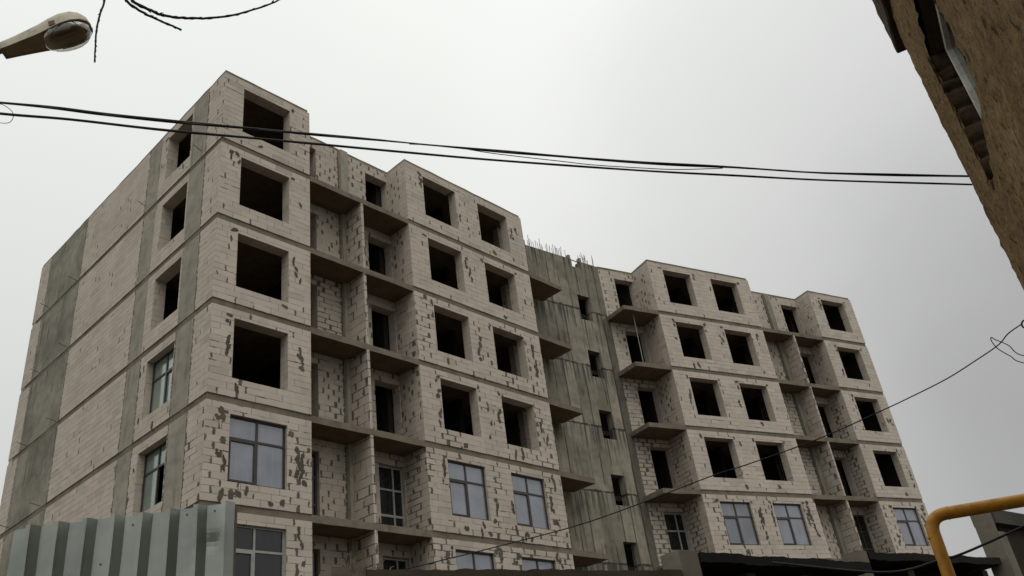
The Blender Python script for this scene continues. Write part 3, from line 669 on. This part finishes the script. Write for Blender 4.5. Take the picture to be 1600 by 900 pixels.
# ------------------------------------------------------------------ row of garages in front of the building
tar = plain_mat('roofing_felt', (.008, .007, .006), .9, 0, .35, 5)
gw = concrete_mat('shaded_garage_wall', (.045, .036, .026), (.075, .06, .044), uvs=False, streak=0, dark=(.01, .009, .008))  # dark tone holds the shade and vignetting over the garage fronts
gp = concrete_mat('garage_pillar_concrete', (.15, .135, .105), (.21, .19, .15), uvs=False, streak=0, dark=(.05, .045, .035))
gd = plain_mat('garage_door_paint', (.03, .024, .018), .6, .2, .3, 3, dirt=(.05, .03, .018))
def garage(name, a, c, zt, pil, label, depth=3.2, eave=.28, lip=.10, roof=None):
    a, c = Vector((*a, 0)), Vector((*c, 0)); u = (c-a).normalized(); L = (c-a).length; nb = Vector((-u.y, u.x, 0))
    if nb.y < 0: nb = -nb
    r = empty(name, a); tag(r, label, 'garage', 'row of garages below the building')
    inv = Matrix.Translation(a).inverted(); kids = []
    def add(mb, nm, mat, par=None):
        o = mb.build(nm, mat, par or r)
        if par is None: kids.append(o)
        else: o.parent = par
        return o
    wob = lambda s: .022*mn.noise(Vector((s*1.9, zt*5, a.x))) + .014*mn.noise(Vector((s*9.0, zt*5, a.x)))
    b = MB(); nseg = 60
    b.box(a + nb*(eave+.3) + u*(.04), u*(L-.08), nb*.25, Vector((0, 0, zt-lip-.002)))
    b.box(a + nb*(eave+.552) + u*.04, u*.25, nb*(depth-.6), Vector((0, 0, zt-lip-.002))); b.box(a + nb*(eave+.552) + u*(L-.29), u*.25, nb*(depth-.6), Vector((0, 0, zt-lip-.002)))
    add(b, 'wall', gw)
    b = MB(); b.box(a + nb*(eave+.26) + u*(L*.3), u*(L*.42), nb*.036, Vector((0, 0, 2.3)))
    for q in (.3, .51, .70): b.box(a + nb*(eave+.235) + u*(L*q+.01), u*.05, nb*.024, Vector((0, 0, 2.3)))
    add(b, 'door', gd)
    b = MB()                  # roof slab with a slightly uneven front lip
    P = []
    x0 = pil
    for i in range(nseg+1):
        s = x0 + (L-x0)*i/nseg; P.append((s, zt + wob(s)))
    for (s0, za), (s1, zb) in zip(P, P[1:]):
        f0, f1 = a+u*s0, a+u*s1; k0, k1 = f0+nb*depth, f1+nb*depth; V = lambda p, z: Vector((p.x, p.y, z))
        b.face([V(f0, za-lip), V(f1, zb-lip), V(f1, zb), V(f0, za)]); b.face([V(f0, za), V(f1, zb), V(k1, zt-.15), V(k0, zt-.15)])
        b.face([V(f1, zb-lip), V(f0, za-lip), V(k0, zt-.25), V(k1, zt-.25)]); b.face([V(k1, zt-.25), V(k0, zt-.25), V(k0, zt-.15), V(k1, zt-.15)])
    for s, z_, fl in ((P[0][0], P[0][1], 1), (P[-1][0], P[-1][1], 0)):
        f0 = a+u*s; k0 = f0+nb*depth; q = [(f0.x, f0.y, z_-lip), (f0.x, f0.y, z_), (k0.x, k0.y, zt-.15), (k0.x, k0.y, zt-.25)]
        b.face(q if fl else q[::-1])
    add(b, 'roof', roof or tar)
    if pil:
        b = MB(); b.box(a + nb*.02, u*(pil-.004), nb*.26, Vector((0, 0, zt+.015))); add(b, 'pillar', gp)
    b = MB()
    for s in (L*.33, L*.62, L*.88): b.box(a + nb*.12 + u*s, u*.14, nb*(eave+.17), Vector((0, 0, zt-lip-.06)))
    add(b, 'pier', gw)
    for o in kids: o.matrix_parent_inverse = inv
    return r
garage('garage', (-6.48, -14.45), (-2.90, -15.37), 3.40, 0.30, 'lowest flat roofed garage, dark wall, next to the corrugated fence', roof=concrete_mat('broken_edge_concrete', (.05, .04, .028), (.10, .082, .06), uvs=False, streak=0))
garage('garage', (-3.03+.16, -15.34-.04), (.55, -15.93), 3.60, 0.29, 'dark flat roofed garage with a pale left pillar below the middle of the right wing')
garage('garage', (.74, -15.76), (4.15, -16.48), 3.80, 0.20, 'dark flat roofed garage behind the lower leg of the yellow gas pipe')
bw = empty('boundary_wall', (4.17, -16.32, 0)); tag(bw, 'tall dark wall with a pale end and a grey coping, behind the yellow pipe at far right', 'wall')
a_ = Vector((4.20, -16.58, 0)); u_ = Vector((1.20, -.16, 0)).normalized(); n_ = Vector((-.06, .27, 0))
b = MB(); b.box(a_, u_*.012, n_, Vector((0, 0, 4.50))); b.box(a_+u_*.013-n_*.0, u_*.25, n_, Vector((0, 0, 4.18))); o1 = b.build('wall_end', gp, bw)
b = MB(); b.box(a_+u_*.264+n_*.25, u_*5.0, n_*.6, Vector((0, 0, 4.30))); o2 = b.build('wall', concrete_mat('shade_toned_wall', (.02, .016, .009), (.038, .03, .018), uvs=False, streak=0), bw)  # wall's shade and corner vignetting painted in as a near-black colour
b = MB(); b.box(a_+u_*.015-n_*.15+Vector((0, 0, 4.302)), u_*5.3, n_*1.2, Vector((0, 0, .215))); o3 = b.build('coping', concrete_mat('coping_concrete', (.05, .047, .038), (.085, .08, .066), uvs=False, streak=0), bw)
for o in (o1, o2, o3): o.matrix_parent_inverse = Matrix.Translation(bw.location).inverted()

# ------------------------------------------------------------------ yellow gas pipe
pp = empty('gas_pipe', (-2.05, -17.54, 0))
tag(pp, 'yellow painted gas pipe rising and bending over to the right in front of the garages', 'gas pipe')
def elbow(a, c, d, r, n=10):
    a, c, d = Vector(a), Vector(c), Vector(d); e1 = (a-c).normalized(); e2 = (d-c).normalized()
    p0, p1 = c+e1*r, c+e2*r
    return [p0*(1-t)**2 + c*2*t*(1-t) + p1*t*t for t in [i/n for i in range(n+1)]]
C1 = Vector((-2.045, -17.575, 3.43)); hd = Vector((-1.31+2.0, -18.78+17.71, 0)).normalized()
A_ = Vector((-2.045, -17.565, 0)); E_ = C1 + hd*1.9; G_ = Vector((E_.x, E_.y, 0))
pts = [A_, A_+Vector((0, 0, 2))] + elbow(A_, C1, E_, .17) + [C1+hd*.9] + elbow(C1, E_, G_, .17) + [G_]
b = MB(); b.tube(pts, .058, 20)
ypaint = plain_mat('yellow_gas_paint', (.50, .235, .022), .48, 0, .34, 7, spec=.4, dirt=(.26, .115, .018))
o = b.build('pipe', ypaint, pp); o.matrix_parent_inverse = Matrix.Translation(pp.location).inverted()
b = MB()
for pA, dr in ((Vector((-2.045, -17.566, 3.24)), Vector((0, 0, 1))), (C1+hd*.185, hd), (C1+hd*1.72, hd)):
    b.tube([pA-dr*.007, pA+dr*.007], .0605, 20)
o = b.build('weld_seam', ypaint, pp); o.matrix_parent_inverse = Matrix.Translation(pp.location).inverted()

# ------------------------------------------------------------------ rough rendered house on the right
hs_ = empty('brown_house', (-2.71, -19.19, 0))
tag(hs_, 'brown roughcast house corner with a recessed white framed window, at the right edge', 'house')
hinv = Matrix.Translation(hs_.location).inverted()
WD = Vector((-.97629601, -.21643961, 0)); WNn = Vector((-.21643961, .97629601, 0))     # along the wall to the viewer; outward
B0 = Vector((-2.71, -19.19, 0))
def rough_mat():
    N = NT('brown_roughcast'); o = N.obj()
    a = N.noise(o, 1.2, 4, .6); f = N.noise(o, 11, 6, .72); g = N.noise(N.scale(o, (1, 1, .5)), 22, 4, .65)
    c = N.mix(N.ramp(a, [(.3, 0.0), (.7, 1.0)]), (.155, .092, .034), (.26, .17, .075))
    c = N.mix(.9, c, N.ramp(f, [(.25, .38), (.5, 1.0), (.8, 1.5)]), 'MULTIPLY')
    pit = N.m('SUBTRACT', 1.0, N.step(g, .34, .45)); c = N.mix(N.m('MULTIPLY', pit, .85), c, (.028, .017, .010))
    N.base(c); N.bump(N.m('ADD', N.m('MULTIPLY', f, 1.0), N.m('MULTIPLY', g, .8)), .9, .03)
    return N.mat
rm = rough_mat(); stone = concrete_mat('dark_rubble_stone', (.05, .033, .018), (.11, .075, .042), uvs=False, streak=0, dark=(.01, .008, .006), bumpk=1.0)
U0, U1, HZ = 0.0, 11.5, 10.2
op = (1.33, 2.91, 5.17, 6.58)
def disp(p, amp=.034):
    q = Vector(p)
    return amp*.45*(mn.noise(q*13.0) + .9*mn.noise(q*31.0)) + .010*mn.noise(q*1.6)
def frange(a, c, s):
    n_ = max(1, int(round((c-a)/s))); return [a+(c-a)*i/n_ for i in range(n_+1)]
us = frange(U0, op[0], .035)[:-1] + frange(op[0], op[1], .06)[:-1] + frange(op[1], 5.0, .06)[:-1] + frange(5.0, U1, .25)
zz = frange(0, 4.2, .3)[:-1] + frange(4.2, op[2], .045)[:-1] + frange(op[2], op[3], .045)[:-1] + frange(op[3], 9.2, .05)[:-1] + frange(9.2, HZ, .25)
def bp(u, d, z):
    p = B0 + WD*u + WNn*d + Vector((0, 0, z)); return p
def bdisp(u, d, z):
    p = bp(u, d, z); k = disp(p)
    ins = op[0]-.001 <= u <= op[1]+.001 and op[2]-.001 <= z <= op[3]+.001
    sx = -disp(p + Vector((3, 1, 7)), .02) if u < .03 else 0
    return bp(u + sx, d + k*(1.0 if u > .03 else .4), z)
bm = bmesh.new(); grid = {}
def gv(i, j):
    if (i, j) not in grid: grid[(i, j)] = bm.verts.new(bdisp(us[i], 0, zz[j]))
    return grid[(i, j)]
for i in range(len(us)-1):
    for j in range(len(zz)-1):
        um, zm = (us[i]+us[i+1])/2, (zz[j]+zz[j+1])/2
        if op[0] < um < op[1] and op[2] < zm < op[3]: continue
        f_ = bm.faces.new([gv(i, j), gv(i, j+1), gv(i+1, j+1), gv(i+1, j)]); f_.smooth = True
# the far side of the corner
SD = Vector((.30, -.954, 0)).normalized()
ss = frange(0, 1.0, .06)[:-1] + frange(1.0, 7.0, .5)
g2 = {}
def gs(i, j):
    if i == 0: return gv(0, j)
    if (i, j) not in g2:
        p = B0 + SD*ss[i] + Vector((0, 0, zz[j])); k = disp(p); g2[(i, j)] = bm.verts.new(p + Vector((SD.y*-1, SD.x, 0))*k*.8)
    return g2[(i, j)]
for i in range(len(ss)-1):
    for j in range(len(zz)-1):
        f_ = bm.faces.new([gs(i, j), gs(i+1, j), gs(i+1, j+1), gs(i, j+1)]); f_.smooth = True
bmesh.ops.recalc_face_normals(bm, faces=bm.faces)
me = bpy.data.meshes.new('roughcast_wall'); bm.to_mesh(me); bm.free(); me.materials.append(rm)
o = bpy.data.objects.new('roughcast_wall', me); col.objects.link(o); o.parent = hs_
# stone jambs inside the window recess: courses of rounded rubble
def hbox(b, u0, u1, d0, d1, z0, z1, mi=0): b.box(bp(u0, d0, z0), WD*(u1-u0), WNn*(d1-d0), Vector((0, 0, z1-z0)), mi)
def stone_strip(uface, sgn):
    # one continuous jamb of coursed rubble: each course bulges between deep, wandering joints
    rs = random.Random(5 if sgn > 0 else 8); ed = [op[2]-.02]
    while ed[-1] < op[3]: ed.append(ed[-1]+rs.uniform(.10, .19))
    off = [rs.uniform(-.02, .03) for _ in ed]
    nz_, nd_ = 90, 14; bm = bmesh.new(); g_ = []
    for i in range(nz_+1):
        z = op[2] + (op[3]-op[2])*i/nz_; row = []
        for j in range(nd_+1):
            d_ = .012 - .40*j/nd_; zz_ = z + .03*mn.noise(Vector((d_*4, z*3, sgn*4.0)))
            k = max(q for q in range(len(ed)) if ed[q] <= zz_ or q == 0); lo_, hi_ = ed[k], ed[min(k+1, len(ed)-1)] if k+1 < len(ed) else ed[k]+.15
            t_ = min(1, max(0, (zz_-lo_)/max(.02, hi_-lo_))); bulge = (1-abs(2*t_-1)**3.2)
            p_ = Vector((d_*9, zz_*9, sgn*3.0))
            u = uface + sgn*(-.055 + .055*bulge + off[k]*bulge + .02*mn.noise(p_) + .012*mn.noise(p_*2.7))
            row.append(bm.verts.new(bp(u, d_, z)))
        g_.append(row)
    for i in range(nz_):
        for j in range(nd_):
            f_ = bm.faces.new([g_[i][j], g_[i+1][j], g_[i+1][j+1], g_[i][j+1]]); f_.smooth = True
    me = bpy.data.meshes.new('stone_jamb'); bm.to_mesh(me); bm.free(); me.materials.append(stone)
    o = bpy.data.objects.new('stone_jamb', me); col.objects.link(o); o.parent = hs_
stone_strip(op[0], 1); stone_strip(op[1], -1)
b = MB(); hbox(b, op[0]-.1, op[1]+.1, -.40, -.03, op[3]-.012, op[3]+.2); b.build('lintel', stone, hs_)
b = MB(); hbox(b, op[0]-.1, op[1]+.1, -.36, -.03, op[2]-.12, op[2]+.0); b.build('sill', stone, hs_)
b = MB(); wfr = plain_mat('weathered_white_frame', (.78, .78, .70), .5, 0, .3, 9, dirt=(.45, .43, .36))
fu0, fu1, fz0, fz1, fd0 = op[0]+.01, op[1]-.01, op[2]+.01, 6.56, -.20
hbox(b, fu0, fu0+.075, fd0, fd0+.07, fz0, fz1); hbox(b, fu1-.075, fu1, fd0, fd0+.07, fz0, fz1)
hbox(b, fu0+.076, fu1-.076, fd0, fd0+.07, fz0, fz0+.07); hbox(b, fu0+.076, fu1-.076, fd0, fd0+.07, fz1-.075, fz1)
hbox(b, (fu0+fu1)/2-.04, (fu0+fu1)/2+.04, fd0+.004, fd0+.066, fz0+.07, fz1-.075)
wo = b.build('window', wfr, hs_)
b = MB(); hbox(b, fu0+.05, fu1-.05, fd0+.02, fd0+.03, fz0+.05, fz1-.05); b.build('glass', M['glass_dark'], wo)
# stone quoin standing proud of the corner high up
bm = bmesh.new()
for i in range(5):
    r = bmesh.ops.create_cube(bm, size=1.0); bmesh.ops.scale(bm, vec=(.95, .30, .395), verts=r['verts'])
    bmesh.ops.rotate(bm, cent=(0, 0, 0), matrix=Matrix((WD, WNn, Vector((0, 0, 1)))).transposed(), verts=r['verts'])
    bmesh.ops.translate(bm, vec=bp(.14+.03*(i % 2), -.08, 8.15+.4*i), verts=r['verts'])
bmesh.ops.bevel(bm, geom=bm.edges[:], offset=.02, segments=1, affect='EDGES')
bmesh.ops.subdivide_edges(bm, edges=bm.edges[:], cuts=3, use_grid_fill=True)
for v_ in bm.verts: v_.co += Vector((mn.noise(v_.co*12), mn.noise(v_.co*12+Vector((5, 0, 0))), mn.noise(v_.co*12+Vector((0, 9, 0)))))*.02
me = bpy.data.meshes.new('quoin'); bm.to_mesh(me); bm.free(); me.materials.append(stone)
o = bpy.data.objects.new('quoin', me); col.objects.link(o); o.parent = hs_
b = MB(); b.prism([tuple((B0+WD*u+WNn*d)[:2]) for u, d in ((-.35, .3), (-.35, -6.5), (11.6, -6.5), (11.6, .3))][::1], 10.2, 10.32)
b.build('roof', tar, hs_)
b = MB(); hbox(b, .2, 11.4, -6.4, -6.2, 0, 10.2); hbox(b, 11.2, 11.4, -6.19, -.05, 0, 10.2); b.build('rear_wall', rm, hs_)
for o in hs_.children: o.matrix_parent_inverse = hinv

# ------------------------------------------------------------------ overhead lines
blk = plain_mat('black_cable_sheath', (.012, .011, .012), .6, 0, .3, 8)
def spline(pts, n=8):
    P = [Vector(p) for p in pts]; P = [P[0]*2-P[1]] + P + [P[-1]*2-P[-2]]; o = []
    for i in range(1, len(P)-2):
        for k in range(n):
            t = k/n; a, b_, c, d_ = P[i-1], P[i], P[i+1], P[i+2]
            o.append(.5*((2*b_) + (c-a)*t + (2*a-5*b_+4*c-d_)*t*t + (3*b_-a-3*c+d_)*t**3))
    o.append(P[-2]); return o
def cable(name, pts, r, label, cat, group=None, lump=0.0, twist=0.0, sd_=1):
    p = spline(pts, 10); rs = [r*(1.08-.42*i/len(p) if lump else 1)*(1+lump*mn.noise(Vector((q.x*1.3, q.y*1.3, sd_)))) for i, q in enumerate(p)]
    b = MB(); b.tube(p, rs, 8)
    if twist:
        p2 = [q + Vector((.3, .3, .8))*twist*math.sin(i*.55+sd_) for i, q in enumerate(p)]; b.tube(p2, [x*.6 for x in rs], 6)
    o = b.build(name, blk); tag(o, label, cat, group); return o
POLE = (-10.12, -12.46)
up = [(-10.02, -12.52, 7.78), (-9.82, -12.73, 7.72), (-9.16, -13.33, 7.56), (-8.82, -13.64, 7.47), (-8.48, -13.95, 7.36), (-8.02, -14.37, 7.23), (-7.56, -14.78, 7.12), (-7.16, -15.15, 7.01), (-6.75, -15.52, 6.91), (-6.24, -15.98, 6.78), (-5.77, -16.41, 6.66), (-4.97, -17.14, 6.47), (-4.32, -17.73, 6.35), (-3.83, -18.17, 6.25), (-3.33, -18.63, 6.17), (-2.72, -19.2, 6.08)]
lo = [(-10.02, -12.52, 7.70), (-9.8, -12.75, 7.62), (-9.15, -13.34, 7.43), (-8.7, -13.75, 7.32), (-8.13, -14.27, 7.15), (-7.56, -14.78, 7.01), (-7.04, -15.26, 6.87), (-6.56, -15.69, 6.75), (-5.94, -16.26, 6.59), (-4.98, -17.13, 6.38), (-4.34, -17.71, 6.26), (-3.69, -18.3, 6.14), (-2.72, -19.19, 5.99)]
G1 = 'power cables crossing above the building'
cable('power_cable', up, .0145, 'upper black cable bundle, the lumpy thick one, crossing from the lamp to the brown house', 'cable', G1, .7, .015, 1)
cable('power_cable', lo, .0125, 'lower smooth black cable running just beneath the lumpy bundle', 'cable', G1, .2, .004, 4)
cable('thin_wire', [(-6.5, -15.75, 6.83), (-6.24, -15.98, 6.785), (-5.95, -16.25, 6.67), (-5.49, -16.67, 6.53), (-5.28, -16.86, 6.47), (-4.98, -17.13, 6.41), (-4.72, -17.36, 6.37), (-4.41, -17.64, 6.355)], .004, 'thin slack wire hanging between the two black cables', 'wire')
cable('loose_wire_loop', [(-9.40, -13.11, 7.61), (-9.24, -13.26, 7.57), (-9.14, -13.35, 7.53), (-9.07, -13.41, 7.44), (-9.06, -13.42, 7.36), (-9.09, -13.40, 7.31), (-9.18, -13.32, 7.34), (-9.36, -13.15, 7.48)], .003, 'small loose loop of wire hanging from the cables at the left edge', 'wire')
wire_pts = [(-2.76, -19.07, 4.57), (-2.83, -18.96, 4.51), (-2.88, -18.86, 4.43), (-2.99, -18.65, 4.33), (-3.1, -18.44, 4.24), (-3.23, -18.18, 4.16), (-3.36, -17.93, 4.09), (-3.63, -17.43, 3.96), (-3.91, -16.88, 3.87), (-4.07, -16.58, 3.83), (-4.37, -16.01, 3.72), (-4.64, -15.49, 3.64), (-5.03, -14.75, 3.59), (-5.43, -13.99, 3.55), (-5.75, -13.4, 3.50), (-6.0, -12.9, 3.40)]
cable('drop_wire', wire_pts, .0052, 'thin black wire sloping down from the right edge across the lower building', 'wire')
cable('hanging_wire_loop', [(-2.80, -19.35, 4.12), (-3.03, -19.03, 4.22), (-3.05, -18.96, 4.34), (-3.06, -18.89, 4.42), (-3.06, -18.87, 4.45), (-3.06, -18.86, 4.42), (-3.06, -18.88, 4.34), (-3.05, -18.94, 4.25), (-3.04, -19.01, 4.16), (-2.82, -19.35, 3.98)][::-1], .004, 'open loop of thin wire hanging under the black bracket at the right edge', 'wire')
cable('slack_cable', [(-2.6, -16.2, 3.3), (-2.2, -17.07, 3.03), (-2.08, -17.52, 3.03), (-1.99, -17.71, 3.05), (-1.93, -17.97, 3.1), (-1.85, -18.28, 3.17), (-1.8, -18.55, 3.22), (-1.7, -19.1, 3.4)], .011, 'slack black cable passing across the lower leg of the yellow pipe', 'cable')
# stub tails of wire on the bundle
br = empty('cable_bracket', (-2.72, -19.16, 4.6))
tag(br, 'black cable bracket with an eye ring fixed to the brown house corner', 'bracket')
b = MB(); b.tube([(-2.70, -19.19, 4.62), (-2.715, -19.165, 4.52), (-2.70, -19.19, 4.38)], [.05, .06, .03], 10); o1 = b.build('clamp', blk, br)
b = MB(); cx_ = Vector((-2.755, -19.10, 4.56)); b.tube([cx_ + (RGT*math.cos(t)+UPV*math.sin(t))*.034 for t in [i*2*math.pi/16 for i in range(17)]], .007, 6, cap=False); o2 = b.build('eye_ring', blk, br)
for o in (o1, o2): o.matrix_parent_inverse = Matrix.Translation(br.location).inverted()

# ------------------------------------------------------------------ street lamp on its pole
lamp = empty('street_lamp', (POLE[0], POLE[1], 0))
tag(lamp, 'old cream street lamp with a clear glass bowl on an arm, at the top left', 'street lamp')
linv = Matrix.Translation(lamp.location).inverted()
LB = Vector((-9.38, -14.02, 7.50)); LT = Vector((-8.90, -14.52, 7.72))
ax = (LT-LB).normalized(); sd = ax.cross(Vector((0, 0, 1))).normalized(); upn = sd.cross(ax).normalized()
Lr = (LT-LB).length
def lp(t, s, h): return LB + ax*(t*Lr) + sd*s + upn*h
# half-widths, roof height and rim height along the length
prof_l = [(0.0, .058, .075, -.035), (.12, .066, .082, -.036), (.30, .082, .098, -.037), (.48, .100, .120, -.038), (.60, .118, .140, -.036), (.72, .130, .150, -.030), (.84, .126, .142, -.022), (.93, .100, .112, -.014), (.985, .058, .07, -.008), (1.0, .02, .03, -.005)]
M['cream'] = plain_mat('cream_lamp_paint', (.52, .485, .37), .5, 0, .25, 12, dirt=(.25, .22, .15))
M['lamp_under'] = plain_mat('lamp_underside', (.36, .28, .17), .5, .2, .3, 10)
b = MB(); NS = 14; rings = []
for t, hw, ht, rim in prof_l:
    ring = []
    for k in range(NS+1):
        a_ = math.pi*k/NS; c_ = math.cos(a_); s_ = math.sin(a_)
        ring.append(lp(t, hw*math.copysign(abs(c_)**.55, c_), rim + (ht-rim)*s_**.6))
    rings.append(ring)
for r0, r1 in zip(rings, rings[1:]):
    for k in range(NS): b.face([r0[k], r0[k+1], r1[k+1], r1[k]], smooth=True)
b.face(rings[0][::-1])
b.build('housing', M['cream'], lamp, weld=True)
b = MB()
# rim lip round the mouth
for sg in (1, -1):
    b.tube([lp(t, sg*hw*1.0, rim-.002) for t, hw, ht, rim in prof_l[4:]], .007, 6)
b.build('rim', M['cream'], lamp)
b = MB()
for (t0, w0, _, r0), (t1, w1, _, r1) in zip(prof_l, prof_l[1:]):
    b.face([lp(t0, -w0*.97, r0+.012), lp(t0, w0*.97, r0+.012), lp(t1, w1*.97, r1+.012), lp(t1, -w1*.97, r1+.012)])
b.build('underside', M['lamp_under'], lamp, weld=True)
b = MB(); rg = []
bw = [(.44, .0, .0), (.455, .045, -.055), (.50, .085, -.095), (.58, .110, -.125), (.66, .120, -.138), (.74, .124, -.142), (.82, .119, -.136), (.90, .098, -.115), (.955, .066, -.08), (.985, .03, -.04)]
for t, hw, dp in bw:
    rg.append([lp(t, hw*math.cos(math.pi*k/12), -.03 + dp*math.sin(math.pi*k/12)) for k in range(13)])
for r0, r1 in zip(rg, rg[1:]):
    for k in range(12): b.face([r0[k], r1[k], r1[k+1], r0[k+1]], smooth=True)
N = NT('bowl_glass'); N.t.nodes.remove(N.p)
tr = N.t.nodes.new('ShaderNodeBsdfTransparent'); tr.inputs[0].default_value = (.93, .92, .88, 1)
gl = N.t.nodes.new('ShaderNodeBsdfGlossy'); gl.inputs['Roughness'].default_value = .06; gl.inputs[0].default_value = (.85, .85, .82, 1)
lw = N.t.nodes.new('ShaderNodeLayerWeight'); lw.inputs[0].default_value = .3
ms = N.t.nodes.new('ShaderNodeMixShader'); N.t.links.new(lw.outputs['Facing'], ms.inputs[0]); N.t.links.new(tr.outputs[0], ms.inputs[1]); N.t.links.new(gl.outputs[0], ms.inputs[2]); N.t.links.new(ms.outputs[0], N.out.inputs[0])
b.build('glass_bowl', N.mat, lamp, weld=True)
b = MB(); b.tube([lp(.52, 0, -.045), lp(.60, 0, -.05), lp(.80, 0, -.05), lp(.86, 0, -.045)], [.012, .024, .026, .012], 10)
b.build('bulb', plain_mat('bulb_glass', (.22, .18, .12), .2, 0, .1), lamp)
b = MB(); b.box(lp(.60, -.128, -.02), ax*.05, sd*-.008, upn*.05); b.box(lp(.60, .12, -.02), ax*.05, sd*.008, upn*.05); b.build('latch', M['rust'], lamp)
b = MB(); arm_end = lp(-.0, 0, .02)
b.tube([arm_end + ax*.06, arm_end - ax*.10, arm_end - ax*.5 + Vector((-.1, .1, -.02)), Vector((POLE[0]+.2, POLE[1]-.3, 7.22)), Vector((POLE[0], POLE[1], 6.95))], .030, 10); b.build('arm', M['rust'], lamp)
b = MB(); b.tube([(POLE[0], POLE[1], 0), (POLE[0], POLE[1], 8.1)], [.14, .095], 14); b.build('pole', M['column'], lamp)
b = MB(); b.tube([(POLE[0], POLE[1], 7.74), (-9.99, -12.55, 7.74)], .02, 6); b.build('insulator', M['rust'], lamp)
for o in lamp.children: o.matrix_parent_inverse = linv

# ------------------------------------------------------------------ bare tree whose twigs hang into the view
tree = empty('bare_tree', (-12.2, -14.6, 0))
tag(tree, 'leafless dark twigs of a bare tree hanging into the top left of the view', 'tree')
bark = plain_mat('dark_bark', (.045, .03, .026), .9, 0, .35, 30)
def twig(pts, r0, r1, nm, bud=True):
    p = spline(pts, 8); n_ = len(p); rs_ = []; rr = random.Random(len(pts)*7+int(r0*1e5))
    for i in range(n_):
        t = i/(n_-1); r = r0+(r1-r0)*t
        if bud and i % 5 == 2: r *= 1.28
        rs_.append(r)
    p = [q + Vector((rr.uniform(-1, 1), rr.uniform(-1, 1), rr.uniform(-1, 1)))*r0*.18 for q in p]
    b = MB(); b.tube(p, rs_, 7)
    if bud:
        for i in range(4, n_-2, 5):
            d_ = (p[i+1]-p[i-1]).normalized(); s_ = d_.orthogonal().normalized(); s_.rotate(Matrix.Rotation(rr.uniform(0, 6.28), 3, d_))
            b.tube([p[i], p[i]+(d_*.7+s_*.6)*r0*1.3, p[i]+(d_*1.2+s_*.8)*r0*1.8], [r0*.6, r0*.55, r0*.15], 5)
    o = b.build(nm, bark, tree); o.matrix_parent_inverse = Matrix.Translation(tree.location).inverted()
hub = (-8.985, -15.37, 7.60)
twig([(-12.2, -14.6, 0), (-12.15, -14.65, 2.5), (-12.25, -14.6, 5.0), (-12.1, -14.7, 6.8)], .20, .13, 'trunk', False)
twig([(-12.1, -14.7, 6.7), (-11.6, -14.9, 7.8), (-10.6, -15.1, 8.5), (-9.6, -15.25, 8.45), (-9.15, -15.33, 7.95), hub], .09, .016, 'branch', False)
twig([(-12.1, -14.7, 6.7), (-12.6, -14.2, 8.0), (-12.9, -13.4, 9.4)], .09, .03, 'branch', False)
twig([(-9.32, -15.3, 8.2), (-9.17, -15.40, 7.6), (-9.12, -15.43, 7.1), (-9.13, -15.43, 6.91), (-9.135, -15.43, 6.73), (-9.125, -15.43, 6.58), (-9.115, -15.43, 6.44)], .0085, .0055, 'twig')
twig([hub, (-8.93, -15.28, 7.37), (-8.79, -15.33, 7.25), (-8.68, -15.38, 7.2), (-8.53, -15.44, 7.15)], .012, .008, 'twig')
twig([hub, (-8.93, -15.39, 7.27), (-8.76, -15.45, 7.18), (-8.67, -15.49, 7.16), (-8.51, -15.56, 7.19), (-8.32, -15.65, 7.26), (-8.13, -15.75, 7.38), (-7.94, -15.87, 7.54), (-7.79, -15.97, 7.74)], .013, .006, 'twig')

# ------------------------------------------------------------------ dead weeds on the nearest garage roof
wd_ = empty('dry_weed', (-6.15, -14.45, 3.40)); tag(wd_, 'small dry weed growing on the left end of the lowest garage roof', 'weed')
straw = plain_mat('dry_straw', (.20, .17, .11), .9, 0, .3, 20)
rr = random.Random(9); b = MB()
for i in range(26):
    p = Vector((-6.3+rr.uniform(-.05, .35), -14.42+rr.uniform(-.1, .06), 3.38)); dx, dy, h = rr.uniform(-.10, .22), rr.uniform(-.08, .08), rr.uniform(.06, .16)
    b.tube([p, p+Vector((dx*.4, dy*.4, h*.7)), p+Vector((dx, dy, h))], [.004, .003, .0015], 4)
o = b.build('stem', straw, wd_); o['kind'] = 'stuff'; o.matrix_parent_inverse = Matrix.Translation(wd_.location).inverted()
